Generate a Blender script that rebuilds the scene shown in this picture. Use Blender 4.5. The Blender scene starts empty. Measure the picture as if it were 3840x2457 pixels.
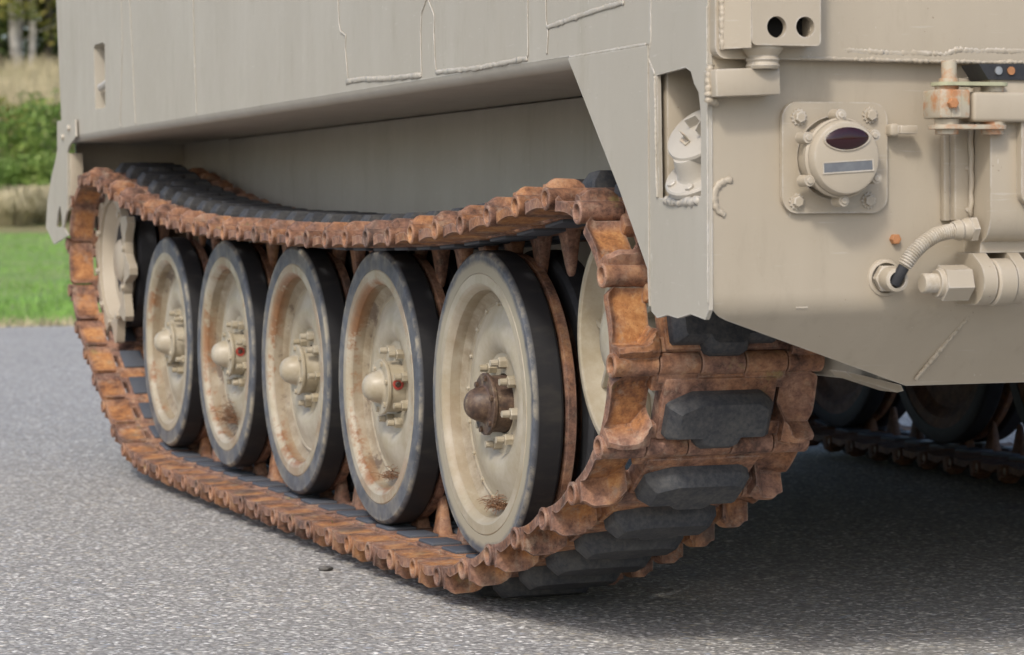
import bpy, bmesh, math, random
from mathutils import Vector, Matrix
random.seed(7)
PI = math.pi
scene = bpy.context.scene
COL = scene.collection
GZ = .018                       # ground level lies this far below the vehicle's own zero

# ---------------------------------------------------------------- camera
cd = bpy.data.cameras.new('camera'); cam = bpy.data.objects.new('camera', cd); COL.objects.link(cam)
r_ = Vector((.93806616, -.34639199, -.00666811)); u_ = Vector((.0196751, .03404695, .99922655)); f_ = Vector((.34589705, .93747181, -.03875359))
M = Matrix((r_, u_, -f_)).transposed().to_4x4(); M.translation = Vector((-1.82767, -5.13431, .73762 + GZ))
cam.matrix_world = M
cd.sensor_width = 36; cd.lens = 96.749; cd.clip_start = .1; cd.clip_end = 600
cd.dof.use_dof = True; cd.dof.focus_distance = 5.0; cd.dof.aperture_fstop = 8.5
scene.camera = cam

# ---------------------------------------------------------------- sky and sun
SUN = Vector((.068, .088, -.107)).normalized()
el = math.asin(-SUN.z); az = math.atan2(-SUN.x, -SUN.y)
world = bpy.data.worlds.new("World"); scene.world = world; world.use_nodes = True
wn = world.node_tree
sky = wn.nodes.new('ShaderNodeTexSky'); sky.sky_type = 'NISHITA'; sky.sun_disc = False
sky.sun_elevation = el; sky.sun_rotation = az % (2*PI); sky.air_density = 1.0; sky.dust_density = 3.0; sky.ozone_density = 1.0
wn.links.new(sky.outputs[0], wn.nodes['Background'].inputs[0]); wn.nodes['Background'].inputs[1].default_value = .15
sd = bpy.data.lights.new('sun', 'SUN'); sun = bpy.data.objects.new('sun', sd); COL.objects.link(sun)
sd.energy = 1.4; sd.angle = math.radians(7); sd.color = (1, .95, .87)
sun.rotation_euler = SUN.to_track_quat('-Z', 'Y').to_euler(); sun.location = (-3, -6, 8)
scene.view_settings.view_transform = 'Standard'; scene.view_settings.look = 'None'
scene.view_settings.gamma = 1; scene.view_settings.exposure = 0.44
try: scene.view_settings.use_curve_mapping = False
except Exception: pass
scene.render.engine = 'CYCLES'
scene.cycles.use_denoising = True
scene.cycles.max_bounces = 8; scene.cycles.diffuse_bounces = 4

# ---------------------------------------------------------------- materials
class NT:
    def __init__(s, name):
        s.m = bpy.data.materials.new(name); s.m.use_nodes = True; s.t = s.m.node_tree
        s.b = s.t.nodes['Principled BSDF']; s.L = s.t.links.new
    def n(s, t, **k):
        o = s.t.nodes.new('ShaderNode' + t)
        for a, v in k.items(): setattr(o, a, v)
        return o
    def pos(s): return s.n('NewGeometry').outputs['Position']
    def obj(s, rnd=0):
        tc = s.n('TexCoord').outputs['Object']
        if not rnd: return tc
        oi = s.n('ObjectInfo'); a = s.n('VectorMath', operation='MULTIPLY_ADD')
        s.L(oi.outputs['Random'], a.inputs[0]); a.inputs[1].default_value = (rnd, rnd*.7, rnd*1.3); s.L(tc, a.inputs[2])
        return a.outputs[0]
    def scale(s, v, sc):
        a = s.n('VectorMath', operation='MULTIPLY'); s.L(v, a.inputs[0]); a.inputs[1].default_value = sc; return a.outputs[0]
    def noise(s, v, sc, det=4, rough=.6, dist=0):
        a = s.n('TexNoise'); s.L(v, a.inputs['Vector']); a.inputs['Scale'].default_value = sc
        a.inputs['Detail'].default_value = det; a.inputs['Roughness'].default_value = rough; a.inputs['Distortion'].default_value = dist
        return a.outputs['Fac']
    def vor(s, v, sc, out='Distance', feature='F1'):
        a = s.n('TexVoronoi', feature=feature); s.L(v, a.inputs['Vector']); a.inputs['Scale'].default_value = sc; return a.outputs[out]
    def ramp(s, f, stops):
        a = s.n('ValToRGB'); e = a.color_ramp.elements
        while len(e) < len(stops): e.new(.5)
        for i, (p, c) in enumerate(stops):
            e[i].position = p; e[i].color = (c, c, c, 1) if not hasattr(c, '__len__') else (*c, 1)
        s.L(f, a.inputs[0]); return a.outputs[0]
    def mix(s, f, a, b, bl='MIX'):
        o = s.n('Mix', data_type='RGBA', blend_type=bl)
        for i, v in ((0, f), (6, a), (7, b)):
            if hasattr(v, 'is_output'): s.L(v, o.inputs[i])
            elif i == 0: o.inputs[0].default_value = v
            else: o.inputs[i].default_value = (*v, 1)
        return o.outputs[2]
    def math(s, op, a, b=0, clamp=False):
        o = s.n('Math', operation=op, use_clamp=clamp)
        for i, v in ((0, a), (1, b)):
            if hasattr(v, 'is_output'): s.L(v, o.inputs[i])
            else: o.inputs[i].default_value = v
        return o.outputs[0]
    def sep(s, v):
        o = s.n('SeparateXYZ'); s.L(v, o.inputs[0]); return o.outputs
    def out(s, col=None, rough=.6, metal=0, bump=None, bs=.3, bd=.002, spec=None):
        b = s.b
        if col is not None:
            if hasattr(col, 'is_output'): s.L(col, b.inputs['Base Color'])
            else: b.inputs['Base Color'].default_value = (*col, 1)
        if hasattr(rough, 'is_output'): s.L(rough, b.inputs['Roughness'])
        else: b.inputs['Roughness'].default_value = rough
        b.inputs['Metallic'].default_value = metal
        if spec is not None: b.inputs['Specular IOR Level'].default_value = spec
        if bump is not None:
            o = s.n('Bump'); o.inputs['Strength'].default_value = bs; o.inputs['Distance'].default_value = bd
            s.L(bump, o.inputs['Height']); s.L(o.outputs[0], b.inputs['Normal'])
        return s.m

def tan_paint(name, c1, c2, rough=.5, streak=1.0):
    n = NT(name); p = n.pos()
    st = n.noise(n.scale(p, (9, 9, .9)), 1.6, 3, .5)
    blot = n.noise(p, 2.3, 4, .6)
    f = n.math('ADD', n.math('MULTIPLY', st, .6*streak), n.math('MULTIPLY', blot, .5))
    col = n.mix(n.ramp(f, [(.38, 0), (.72, 1)]), c1, c2)
    fine = n.noise(p, 60, 4, .65)
    col = n.mix(n.ramp(fine, [(.62, 0), (.80, .22)]), col, (.30, .23, .15))
    sp = n.noise(n.scale(p, (1, 1, .35)), 95, 2, .5)
    col = n.mix(n.ramp(sp, [(.74, 0), (.78, .5)]), col, (.62, .6, .54))
    sp2 = n.noise(p, 130, 2, .5)
    col = n.mix(n.ramp(sp2, [(.755, 0), (.78, .55)]), col, (.13, .085, .05))
    sc = n.noise(n.scale(p, (2.2, 5, 34)), 3.2, 5, .7)
    col = n.mix(n.ramp(sc, [(.63, 0), (.72, .28)]), col, (.60, .585, .54))
    gr = n.noise(n.scale(p, (6, 6, 1.6)), 2.1, 6, .72)
    col = n.mix(n.ramp(gr, [(.55, 0), (.70, .30)]), col, (.27, .235, .165))
    bv = n.n('Bevel'); bv.samples = 4; bv.inputs['Radius'].default_value = .005
    ge = n.n('NewGeometry'); dt = n.n('VectorMath', operation='DOT_PRODUCT'); n.L(bv.outputs[0], dt.inputs[0]); n.L(ge.outputs['Normal'], dt.inputs[1])
    wear = n.math('MULTIPLY', n.ramp(dt.outputs['Value'], [(.80, 1), (.985, 0)]), n.ramp(n.noise(p, 34, 5, .7), [(.40, 0), (.60, .8)]))
    col = n.mix(wear, col, (.60, .58, .54))
    hb = n.math('ADD', n.noise(p, 9, 3, .5), n.math('MULTIPLY', n.noise(p, 420, 2, .5), .06))
    rg = n.math('ADD', n.math('MULTIPLY', n.noise(p, 14, 4, .6), .25), rough-.12)
    return n.out(col, rg, 0, hb, .35, .004)
M_PAINT = tan_paint('tan_paint', (.395, .362, .30), (.46, .43, .367), .5, .6)
M_REAR = tan_paint('rear_paint', (.385, .333, .255), (.445, .39, .305), .5, .6)
M_WELD = tan_paint('weld_paint', (.42, .395, .345), (.485, .46, .41), .5)
M_PALE = tan_paint('pale_paint', (.40, .365, .305), (.47, .44, .385), .45)

def wheel_paint(name, rust):
    n = NT(name); o = n.obj(); p = n.pos(); s = n.sep(o)
    yz = n.n('CombineXYZ'); n.L(s[1], yz.inputs[1]); n.L(s[2], yz.inputs[2])
    ln = n.n('VectorMath', operation='LENGTH'); n.L(yz.outputs[0], ln.inputs[0]); r = ln.outputs['Value']
    base = n.mix(n.ramp(n.noise(p, 9, 6, .72), [(.40, 0), (.62, 1)]), (.345, .295, .205), (.44, .395, .31))
    # grime run over the inside of the rim, with recess shade painted into its colour
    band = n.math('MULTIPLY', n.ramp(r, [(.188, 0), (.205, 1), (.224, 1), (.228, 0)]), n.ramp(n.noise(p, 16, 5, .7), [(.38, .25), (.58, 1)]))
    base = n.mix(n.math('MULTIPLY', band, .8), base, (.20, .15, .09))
    mud = n.math('MULTIPLY', n.ramp(r, [(.185, 0), (.200, 1), (.224, 1), (.2275, 0)]), n.ramp(n.noise(p, 5.5, 6, .75), [(.535, 0), (.58, 1)]))
    base = n.mix(n.math('MULTIPLY', mud, .85*min(1, rust+.1)), base, (.105, .07, .045))
    w = n.n('ObjectInfo').outputs['Random']
    pr = n.n('VectorMath', operation='ADD'); n.L(p, pr.inputs[0]); n.L(w, pr.inputs[1])
    ring = n.ramp(r, [(.2225, 0), (.2265, 1), (.231, .85), (.240, .42), (.258, .36), (.266, 0)])
    rm = n.math('MULTIPLY', ring, n.ramp(n.math('ADD', n.math('MULTIPLY', n.noise(pr.outputs[0], 6, 6, .75), .8), n.math('MULTIPLY', n.noise(p, 70, 4, .7), .2)), [(.475, 0), (.535, 1)]))
    rc = n.mix(n.noise(p, 45, 3), (.36, .165, .06), (.15, .07, .035))
    base = n.mix(n.math('MULTIPLY', rm, rust), base, rc)
    line = n.math('MULTIPLY', n.ramp(r, [(.2262, 0), (.2270, 1), (.2285, 0)]), .5*rust)
    base = n.mix(line, base, (.09, .04, .02))
    return n.out(base, n.math('ADD', .30, n.math('MULTIPLY', n.noise(p, 30, 4, .6), .2)), 0, n.noise(p, 40, 3, .6), .12, .002)
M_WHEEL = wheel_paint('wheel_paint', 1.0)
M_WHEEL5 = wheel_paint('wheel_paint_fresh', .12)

def rust_mat(name, dark=0.0):
    n = NT(name); p = n.pos(); o = n.obj(5.0)
    a = n.noise(o, 14, 6, .7, .4); b = n.noise(p, 55, 5, .7); c = n.noise(o, 160, 3, .6)
    f = n.math('ADD', n.math('MULTIPLY', a, .55), n.math('ADD', n.math('MULTIPLY', b, .3), n.math('MULTIPLY', c, .15)))
    brown = n.ramp(f, [(.36, (.035, .023, .02)), (.44, (.11, .062, .048)), (.52, (.235, .128, .092)), (.60, (.35, .205, .14)), (.68, (.45, .33, .24))])
    orange = n.ramp(f, [(.34, (.06, .032, .022)), (.42, (.20, .085, .04)), (.51, (.37, .165, .062)), (.59, (.50, .26, .105)), (.68, (.52, .36, .20))])
    q = n.sep(n.obj()); tray = n.math('MULTIPLY', n.math('MULTIPLY', n.ramp(q[1], [(.022, 0), (.04, 1), (.11, 1), (.124, 0)]), n.ramp(q[0], [(.008, 0), (.018, 1), (.066, 1), (.076, 0)])), n.ramp(q[2], [(0, 1), (.008, 1), (.022, .2)]))
    oi = n.n('ObjectInfo').outputs['Random']
    ob = n.math('ADD', n.math('MULTIPLY', tray, .75), n.math('MULTIPLY', n.ramp(n.noise(o, 9, 4, .65), [(.42, 0), (.62, .75)]), n.math('SUBTRACT', 1.1, n.math('MULTIPLY', oi, .8))), True)
    col = n.mix(ob, brown, orange)
    pit = n.ramp(n.noise(o, 240, 3, .6), [(.60, 0), (.70, .55)])
    col = n.mix(pit, col, (.07, .035, .025))
    mg = n.ramp(n.noise(o, 7, 5, .65), [(.57, 0), (.68, .7)])
    col = n.mix(mg, col, (.05, .045, .045))
    dust = n.ramp(n.noise(p, 31, 6, .75), [(.54, 0), (.68, .6)])
    col = n.mix(dust, col, (.33, .255, .19))
    if not dark:
        bv = n.n('Bevel'); bv.samples = 3; bv.inputs['Radius'].default_value = .0045
        ge = n.n('NewGeometry'); dt = n.n('VectorMath', operation='DOT_PRODUCT'); n.L(bv.outputs[0], dt.inputs[0]); n.L(ge.outputs['Normal'], dt.inputs[1])
        wear = n.math('MULTIPLY', n.ramp(dt.outputs['Value'], [(.72, 1), (.97, 0)]), n.ramp(n.noise(p, 60, 4, .7), [(.36, .1), (.58, .75)]))
        col = n.mix(wear, col, (.36, .265, .215))
    lich = n.ramp(n.noise(o, 11, 5, .7), [(.63, 0), (.72, .5)])
    col = n.mix(lich, col, (.27, .25, .09))
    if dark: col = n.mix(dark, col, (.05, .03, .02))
    h = n.math('ADD', n.math('MULTIPLY', c, .5), n.noise(o, 70, 4, .7))
    return n.out(col, .72, 0, h, .55, .0016, .35)
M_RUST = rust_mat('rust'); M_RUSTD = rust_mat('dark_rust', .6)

def rubber(name, dust_amt, dcol, base=(.022, .023, .027)):
    n = NT(name); p = n.pos(); o = n.obj(3.0)
    d = n.math('ADD', n.math('MULTIPLY', n.noise(o, 22, 6, .75), .6), n.math('MULTIPLY', n.noise(p, 130, 3, .6), .4))
    col = n.mix(n.ramp(d, [(.42, 0), (.66, dust_amt)]), base, dcol)
    return n.out(col, .62, 0, n.noise(o, 160, 4, .7), .3, .001, .4)
M_PAD = rubber('pad_rubber', .34, (.20, .19, .165), (.034, .037, .044))
M_PADTOP = rubber('backing_rubber', .3, (.12, .12, .12), (.075, .085, .105))
M_BLACK = rubber('black_rubber', .2, (.09, .09, .09))

def tyre_mat(name, over):
    n = NT(name); o = n.obj(); p = n.pos(); s = n.sep(o)
    yz = n.n('CombineXYZ'); n.L(s[1], yz.inputs[1]); n.L(s[2], yz.inputs[2])
    ln = n.n('VectorMath', operation='LENGTH'); n.L(yz.outputs[0], ln.inputs[0]); r = ln.outputs['Value']
    side = n.ramp(s[0], [(.0012, 1), (.007, 0)])
    scr = n.noise(p, 20, 5, .65)
    sw = n.mix(n.ramp(scr, [(.35, 0), (.7, 1)]), (.062, .068, .080), (.135, .145, .165))
    sm = n.math('MULTIPLY', n.ramp(r, [(.258, .55), (.272, .25), (.290, .35), (.298, 1), (.306, 1)]), n.ramp(n.noise(p, 13, 5, .7), [(.44, 0), (.62, .95)]))
    sw = n.mix(sm, sw, (.38, .34, .26))
    if over:
        om = n.math('ADD', n.ramp(r, [(.262, 1), (.270, .8), (.292, .05)]), n.math('MULTIPLY', n.noise(p, 11, 5, .7), .9))
        sw = n.mix(n.ramp(om, [(.62, 0), (1.05, .95)]), sw, (.36, .32, .235))
    tr = n.mix(n.ramp(n.noise(n.scale(p, (1, 3, 3)), 9, 4, .65), [(.5, 0), (.8, .35)]), (.019, .019, .021), (.085, .075, .06))
    col = n.mix(side, tr, sw)
    return n.out(col, .6, 0, n.noise(p, 120, 4, .6), .25, .001, .4)
M_TYRE = tyre_mat('tyre_rubber', False); M_TYRE5 = tyre_mat('tyre_rubber_oversprayed', True)

def simple(name, col, rough=.5, metal=0, var=.25, sc=40):
    n = NT(name); p = n.pos()
    c = n.mix(n.ramp(n.noise(p, sc, 4, .65), [(.35, 0), (.7, 1)]), tuple(x*(1-var) for x in col), tuple(x*(1+var) for x in col))
    return n.out(c, rough, metal, n.noise(p, sc*4, 3), .2, .001)
M_STEEL = simple('bare_steel', (.42, .42, .42), .38, .8)
M_PIN = simple('rusting_pin', (.20, .155, .125), .5, .35, .5, 30)
M_HOLE = simple('dark_inside', (.012, .011, .010), .8)
M_GRIME = None
n = NT('grimy_hub'); p = n.pos()
c = n.ramp(n.noise(p, 24, 6, .72), [(.32, (.02, .018, .017)), (.46, (.075, .045, .032)), (.56, (.13, .085, .055)), (.68, (.27, .215, .14))])
M_GRIME = n.out(c, .5, 0, n.noise(p, 90, 4, .7), .4, .0015)
n = NT('red_lens'); M_LENS = n.out((.022, .002, .004), .04, 0, None); n.b.inputs['Coat Weight'].default_value = .3
n = NT('grey_lens'); M_SLOT = n.out(n.mix(n.noise(n.pos(), 70, 3), (.10, .11, .125), (.19, .20, .215)), .12)
M_RED = simple('red_plug_paint', (.36, .05, .035), .5)
M_BOLT_RUST = simple('rusty_bolt', (.42, .19, .08), .7)
n = NT('stained_paint'); p = n.pos()
c = n.mix(n.ramp(n.noise(p, 28, 5, .7), [(.46, 0), (.62, 1)]), (.43, .38, .29), (.42, .20, .09))
c = n.mix(n.ramp(n.noise(p, 11, 4, .6), [(.5, 0), (.7, .6)]), c, (.34, .34, .19))
M_STAIN = n.out(c, .55, 0, n.noise(p, 50, 4), .2, .002)
M_MOSSY = simple('moss_tinted_paint', (.40, .40, .26), .6, 0, .15, 20)
M_NEEDLE = simple('dry_needles', (.20, .105, .055), .8, 0, .5, 300)
M_STONE = simple('dark_stone', (.11, .105, .098), .9, 0, .4, 150)
M_DIRT = simple('brown_dirt', (.13, .085, .055), .95, 0, .5, 150)

# asphalt
n = NT('asphalt'); p = n.pos()
v = n.n('TexVoronoi'); n.L(p, v.inputs['Vector']); v.inputs['Scale'].default_value = 78
v2 = n.n('TexVoronoi'); n.L(p, v2.inputs['Vector']); v2.inputs['Scale'].default_value = 150
hs = n.sep(v.outputs['Color']); hs2 = n.sep(v2.outputs['Color'])
stone = n.ramp(hs[0], [(.0, (.215, .212, .21)), (.35, (.335, .33, .32)), (.60, (.42, .412, .398)), (.76, (.50, .45, .36)), (.86, (.36, .40, .47)), (.93, (.72, .70, .65)), (1.0, (.9, .88, .85))])
stone2 = n.ramp(hs2[1], [(.0, (.20, .197, .192)), (.45, (.355, .348, .338)), (.72, (.44, .425, .40)), (.86, (.72, .71, .69)), (1, (.92, .91, .89))])
col = n.mix(n.ramp(hs[1], [(.40, 0), (.42, 1)]), stone, stone2)
bind = n.ramp(v.outputs['Distance'], [(.35, 0), (.62, .65)])
col = n.mix(bind, col, (.195, .19, .182))
big = n.noise(p, .9, 5, .65); col = n.mix(n.ramp(big, [(.35, .30), (.65, 0)]), col, (.235, .23, .22))
med = n.noise(p, 7, 5, .7); col = n.mix(n.ramp(med, [(.56, 0), (.72, .35)]), col, (.13, .125, .115))
h = n.math('SUBTRACT', n.math('MULTIPLY', hs2[0], .35), v.outputs['Distance'])
h = n.math('ADD', h, n.math('MULTIPLY', n.noise(p, 25, 4, .7), .8))
col = n.mix(1.0, col, (1.14, 1.13, 1.11), 'MULTIPLY')
M_ASPH = n.out(col, .8, 0, h, 1.0, .005, .18)

n = NT('lawn'); p = n.pos()
g = n.mix(n.ramp(n.noise(p, .55, 6, .7), [(.36, 0), (.64, 1)]), (.17, .31, .06), (.30, .35, .12))
g = n.mix(n.ramp(n.noise(p, 18, 5, .75), [(.3, .35), (.6, 0)]), g, (.08, .16, .03))
M_LAWN = n.out(g, .85, 0, n.noise(p, 30, 5, .8), .8, .03)
n = NT('meadow'); p = n.pos()
g = n.mix(n.ramp(n.noise(p, .38, 6, .7), [(.40, 0), (.60, 1)]), (.40, .34, .19), (.22, .29, .09))
g = n.mix(n.ramp(n.noise(p, 1.6, 5, .7), [(.50, 0), (.68, .6)]), g, (.48, .35, .20))
M_MEADOW = n.out(g, .9, 0, n.noise(p, 8, 6, .8), 1, .12)
def leafmat(name, a, b, c):
    n = NT(name); p = n.pos()
    col = n.ramp(n.noise(p, 1.1, 4, .7), [(.34, a), (.52, b), (.68, c)])
    col = n.mix(n.ramp(n.noise(p, 14, 2, .5), [(.4, .35), (.6, 0)]), col, tuple(x*.45 for x in a))
    m = n.out(col, .6)
    tr = n.n('BsdfTranslucent'); n.L(col, tr.inputs[0]); ms = n.n('MixShader'); ms.inputs[0].default_value = .3
    n.L(n.b.outputs[0], ms.inputs[1]); n.L(tr.outputs[0], ms.inputs[2]); n.L(ms.outputs[0], n.t.nodes['Material Output'].inputs[0])
    return m
M_LEAF = leafmat('shrub_leaves', (.12, .21, .045), (.21, .33, .07), (.34, .43, .11))
M_LEAFY = leafmat('yellowing_leaves', (.16, .22, .06), (.33, .32, .08), (.55, .45, .12))
M_LEAFD = leafmat('dark_leaves', (.05, .095, .028), (.14, .20, .05), (.34, .33, .08))
M_BARK = simple('pale_bark', (.62, .58, .53), .9, 0, .35, 3)
M_BARKD = simple('dark_bark', (.10, .085, .07), .9, 0, .4, 3)
M_STRAW = simple('dry_grass', (.46, .40, .25), .9, 0, .4, 2)
M_BLADE = simple('grass_blades', (.18, .33, .065), .8, 0, .45, 3)
M_WEED = simple('weed_leaf', (.20, .26, .06), .7, 0, .3, 60)
M_WEEDR = simple('weed_stem', (.30, .12, .08), .7, 0, .3, 60)

# ---------------------------------------------------------------- mesh helpers
def link(name, me, mat, parent=None, label=None, cat=None, group=None, kind=None, loc=None):
    o = bpy.data.objects.new(name, me); COL.objects.link(o)
    if mat is not None and len(me.materials) == 0: me.materials.append(mat)
    if parent is not None: o.parent = parent
    if loc is not None: o.location = loc
    for k, v in (('label', label), ('category', cat), ('group', group), ('kind', kind)):
        if v: o[k] = v
    return o
def fin(bm, name='mesh', smooth=35, norm=True):
    if norm: bmesh.ops.recalc_face_normals(bm, faces=bm.faces[:])
    me = bpy.data.meshes.new(name); bm.to_mesh(me); bm.free()
    if smooth:
        me.polygons.foreach_set('use_smooth', [True]*len(me.polygons))
        me.set_sharp_from_angle(angle=math.radians(smooth))
    return me
def box(bm, x0, x1, y0, y1, z0, z1, bev=0, seg=2, mat=None):
    r = bmesh.ops.create_cube(bm, size=1.0); vs = r['verts']
    for v in vs:
        v.co = Vector((x0 if v.co.x < 0 else x1, y0 if v.co.y < 0 else y1, z0 if v.co.z < 0 else z1))
    if bev:
        es = list({e for v in vs for e in v.link_edges})
        r2 = bmesh.ops.bevel(bm, geom=es, offset=bev, segments=seg, profile=.5, affect='EDGES')
        vs = list({v for f in r2['faces'] for v in f.verts})
    if mat is not None:
        for v in vs: v.co = mat @ v.co
    return vs
def lathe(bm, prof, n=32, close=False, mat=None):
    """prof: (axial, radius) spun about the local x axis"""
    rings = []
    for a, r in prof:
        if r < 1e-6:
            v = bm.verts.new((a, 0, 0)); rings.append([v]*n)
        else:
            rings.append([bm.verts.new((a, r*math.cos(2*PI*k/n), r*math.sin(2*PI*k/n))) for k in range(n)])
    new = {v for R in rings for v in R}
    pr = list(zip(rings, rings[1:])) + ([(rings[-1], rings[0])] if close else [])
    for A, B in pr:
        for k in range(n):
            q = []
            for v in (A[k], A[(k+1) % n], B[(k+1) % n], B[k]):
                if v not in q: q.append(v)
            if len(q) >= 3:
                try: bm.faces.new(q)
                except ValueError: pass
    if mat is not None:
        for v in new: v.co = mat @ v.co
    return new
def cyl(bm, p0, p1, r0, r1=None, n=16, caps=True):
    p0 = Vector(p0); p1 = Vector(p1); d = p1-p0
    m = Matrix.Translation(p0) @ d.to_track_quat('X', 'Z').to_matrix().to_4x4()
    r1 = r0 if r1 is None else r1; L = d.length
    pf = [(0, r0), (L, r1)]
    if caps: pf = [(0, 0)] + pf + [(L, 0)]
    return lathe(bm, pf, n, mat=m)
def hexnut(bm, p0, axis, r, h, bev=.12, rot=0):
    m = Matrix.Translation(Vector(p0)) @ Vector(axis).to_track_quat('X', 'Z').to_matrix().to_4x4() @ Matrix.Rotation(rot, 4, 'X')
    lathe(bm, [(0, 0), (0, r), (h*(1-bev), r), (h, r*.86), (h, 0)], 6, mat=m)
def sweep(bm, pts, rad, n=10, closed_caps=True):
    pts = [Vector(p) for p in pts]; rings = []; up = None
    for i, p in enumerate(pts):
        t = (pts[min(i+1, len(pts)-1)]-pts[max(i-1, 0)]).normalized()
        if up is None: up = t.orthogonal().normalized()
        up = (up - t*up.dot(t)).normalized(); s = t.cross(up)
        rr = rad(i) if callable(rad) else rad
        rings.append([bm.verts.new(p + (up*math.cos(2*PI*k/n)+s*math.sin(2*PI*k/n))*rr) for k in range(n)])
    for A, B in zip(rings, rings[1:]):
        for k in range(n): bm.faces.new((A[k], A[(k+1) % n], B[(k+1) % n], B[k]))
    if closed_caps: bm.faces.new(rings[0]); bm.faces.new(rings[-1])
def plate(bm, outer, holes, to3, depth, bev=0):
    """flat plate from a 2-D outline with holes, extruded by the vector depth"""
    es = []
    for loop in [outer]+holes:
        vs = [bm.verts.new(to3(*q)) for q in loop]
        es += [bm.edges.new((vs[i], vs[(i+1) % len(vs)])) for i in range(len(vs))]
    if holes:
        r = bmesh.ops.triangle_fill(bm, use_beauty=True, use_dissolve=False, edges=es)
        fs = [g for g in r['geom'] if isinstance(g, bmesh.types.BMFace)]
    else:
        fs = [bm.faces.new(list({v: 0 for e in es for v in e.verts}))]
    r = bmesh.ops.extrude_face_region(bm, geom=fs, use_keep_orig=True)
    nv = [g for g in r['geom'] if isinstance(g, bmesh.types.BMVert)]
    bmesh.ops.translate(bm, verts=nv, vec=Vector(depth))
def rrect(x0, x1, z0, z1, r, n=6):
    out = []
    for cx, cz, a0 in ((x1-r, z1-r, 0), (x0+r, z1-r, 90), (x0+r, z0+r, 180), (x1-r, z0+r, 270)):
        for k in range(n+1):
            a = math.radians(a0+90*k/n); out.append((cx+r*math.cos(a), cz+r*math.sin(a)))
    return out
def circ(cx, cz, r, n=32): return [(cx+r*math.cos(2*PI*k/n), cz+r*math.sin(2*PI*k/n)) for k in range(n)]

# ================================================================= SETTING
def terr(x, y):
    if y < 15.4: return 0.0
    z = .019*(y-15.4)
    if y > 45: z += .089*(min(y, 106)-45) + .15*math.sin(x*.35+y*.2)*min(1, (y-45)/8)
    return z
bm = bmesh.new()
vs = [bm.verts.new(q) for q in ((-70, -70, 0), (110, -70, 0), (110, 15.42, 0), (-70, 15.42, 0))]; bm.faces.new(vs)
link('asphalt_ground', fin(bm, 'asphalt', 0), M_ASPH, kind='structure')
def strip(name, mat, y0, y1, dy, dx, dz):
    bm = bmesh.new(); xs = [-70+dx*i for i in range(int(180/dx)+1)]; ys = [y0+dy*i for i in range(int((y1-y0)/dy)+1)]
    g = [[bm.verts.new((x, y, terr(x, y)+dz+(0 if y > y0 else 0)+random.uniform(-.02, .02)*(y > y0+1))) for x in xs] for y in ys]
    for a in range(len(ys)-1):
        for b in range(len(xs)-1): bm.faces.new((g[a][b], g[a][b+1], g[a+1][b+1], g[a+1][b]))
    return link(name, fin(bm, name, 60), mat, kind='structure')
strip('lawn_ground', M_LAWN, 15.4, 46, 1.53, 3, .004)
strip('hillside', M_MEADOW, 45, 205, 2.5, 3, .03)

# grass blades
def blades(name, mat, n, xf, y0, y1, h0, h1, w, lean=.4):
    vs = []; fs = []
    for i in range(n):
        y = y0 + (y1-y0)*random.random()**1.3; x = xf(y); z = terr(x, y)-.01
        a = random.random()*PI; dx, dy = math.cos(a)*w, math.sin(a)*w; h = random.uniform(h0, h1)
        lx, ly = random.uniform(-lean, lean)*h, random.uniform(-lean, lean)*h; k = len(vs)
        vs += [(x-dx, y-dy, z), (x+dx, y+dy, z), (x+lx, y+ly, z+h)]; fs.append((k, k+1, k+2))
    me = bpy.data.meshes.new(name); me.from_pydata(vs, [], fs); me.update()
    return link(name, me, mat, kind='stuff')
cx = lambda y: 1.95 + (y-15.4)*.169           # middle of the strip of land seen past the vehicle
blades('lawn_grass', M_BLADE, 26000, lambda y: cx(y)+random.uniform(-2.2, 2.2)*(1+(y-15)/25), 15.38, 45, .03, .09, .008)['label'] = 'short mown green lawn beyond the asphalt'
blades('verge_grass', M_BLADE, 2600, lambda y: random.uniform(-1.5, 6), 15.3, 15.75, .05, .14, .008)['label'] = 'longer fringe of grass along the asphalt edge'
blades('verge_weeds', M_STRAW, 1500, lambda y: random.uniform(.5, 4), 15.05, 15.6, .03, .10, .009, .9)['label'] = 'dry ragged grass creeping onto the asphalt edge'
blades('meadow_grass', M_STRAW, 26000, lambda y: cx(y)+random.uniform(-1, 1)*(3+(y-45)/9), 54, 101, .35, .9, .03)['label'] = 'tall dry straw coloured grass on the slope below the trees'

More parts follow.
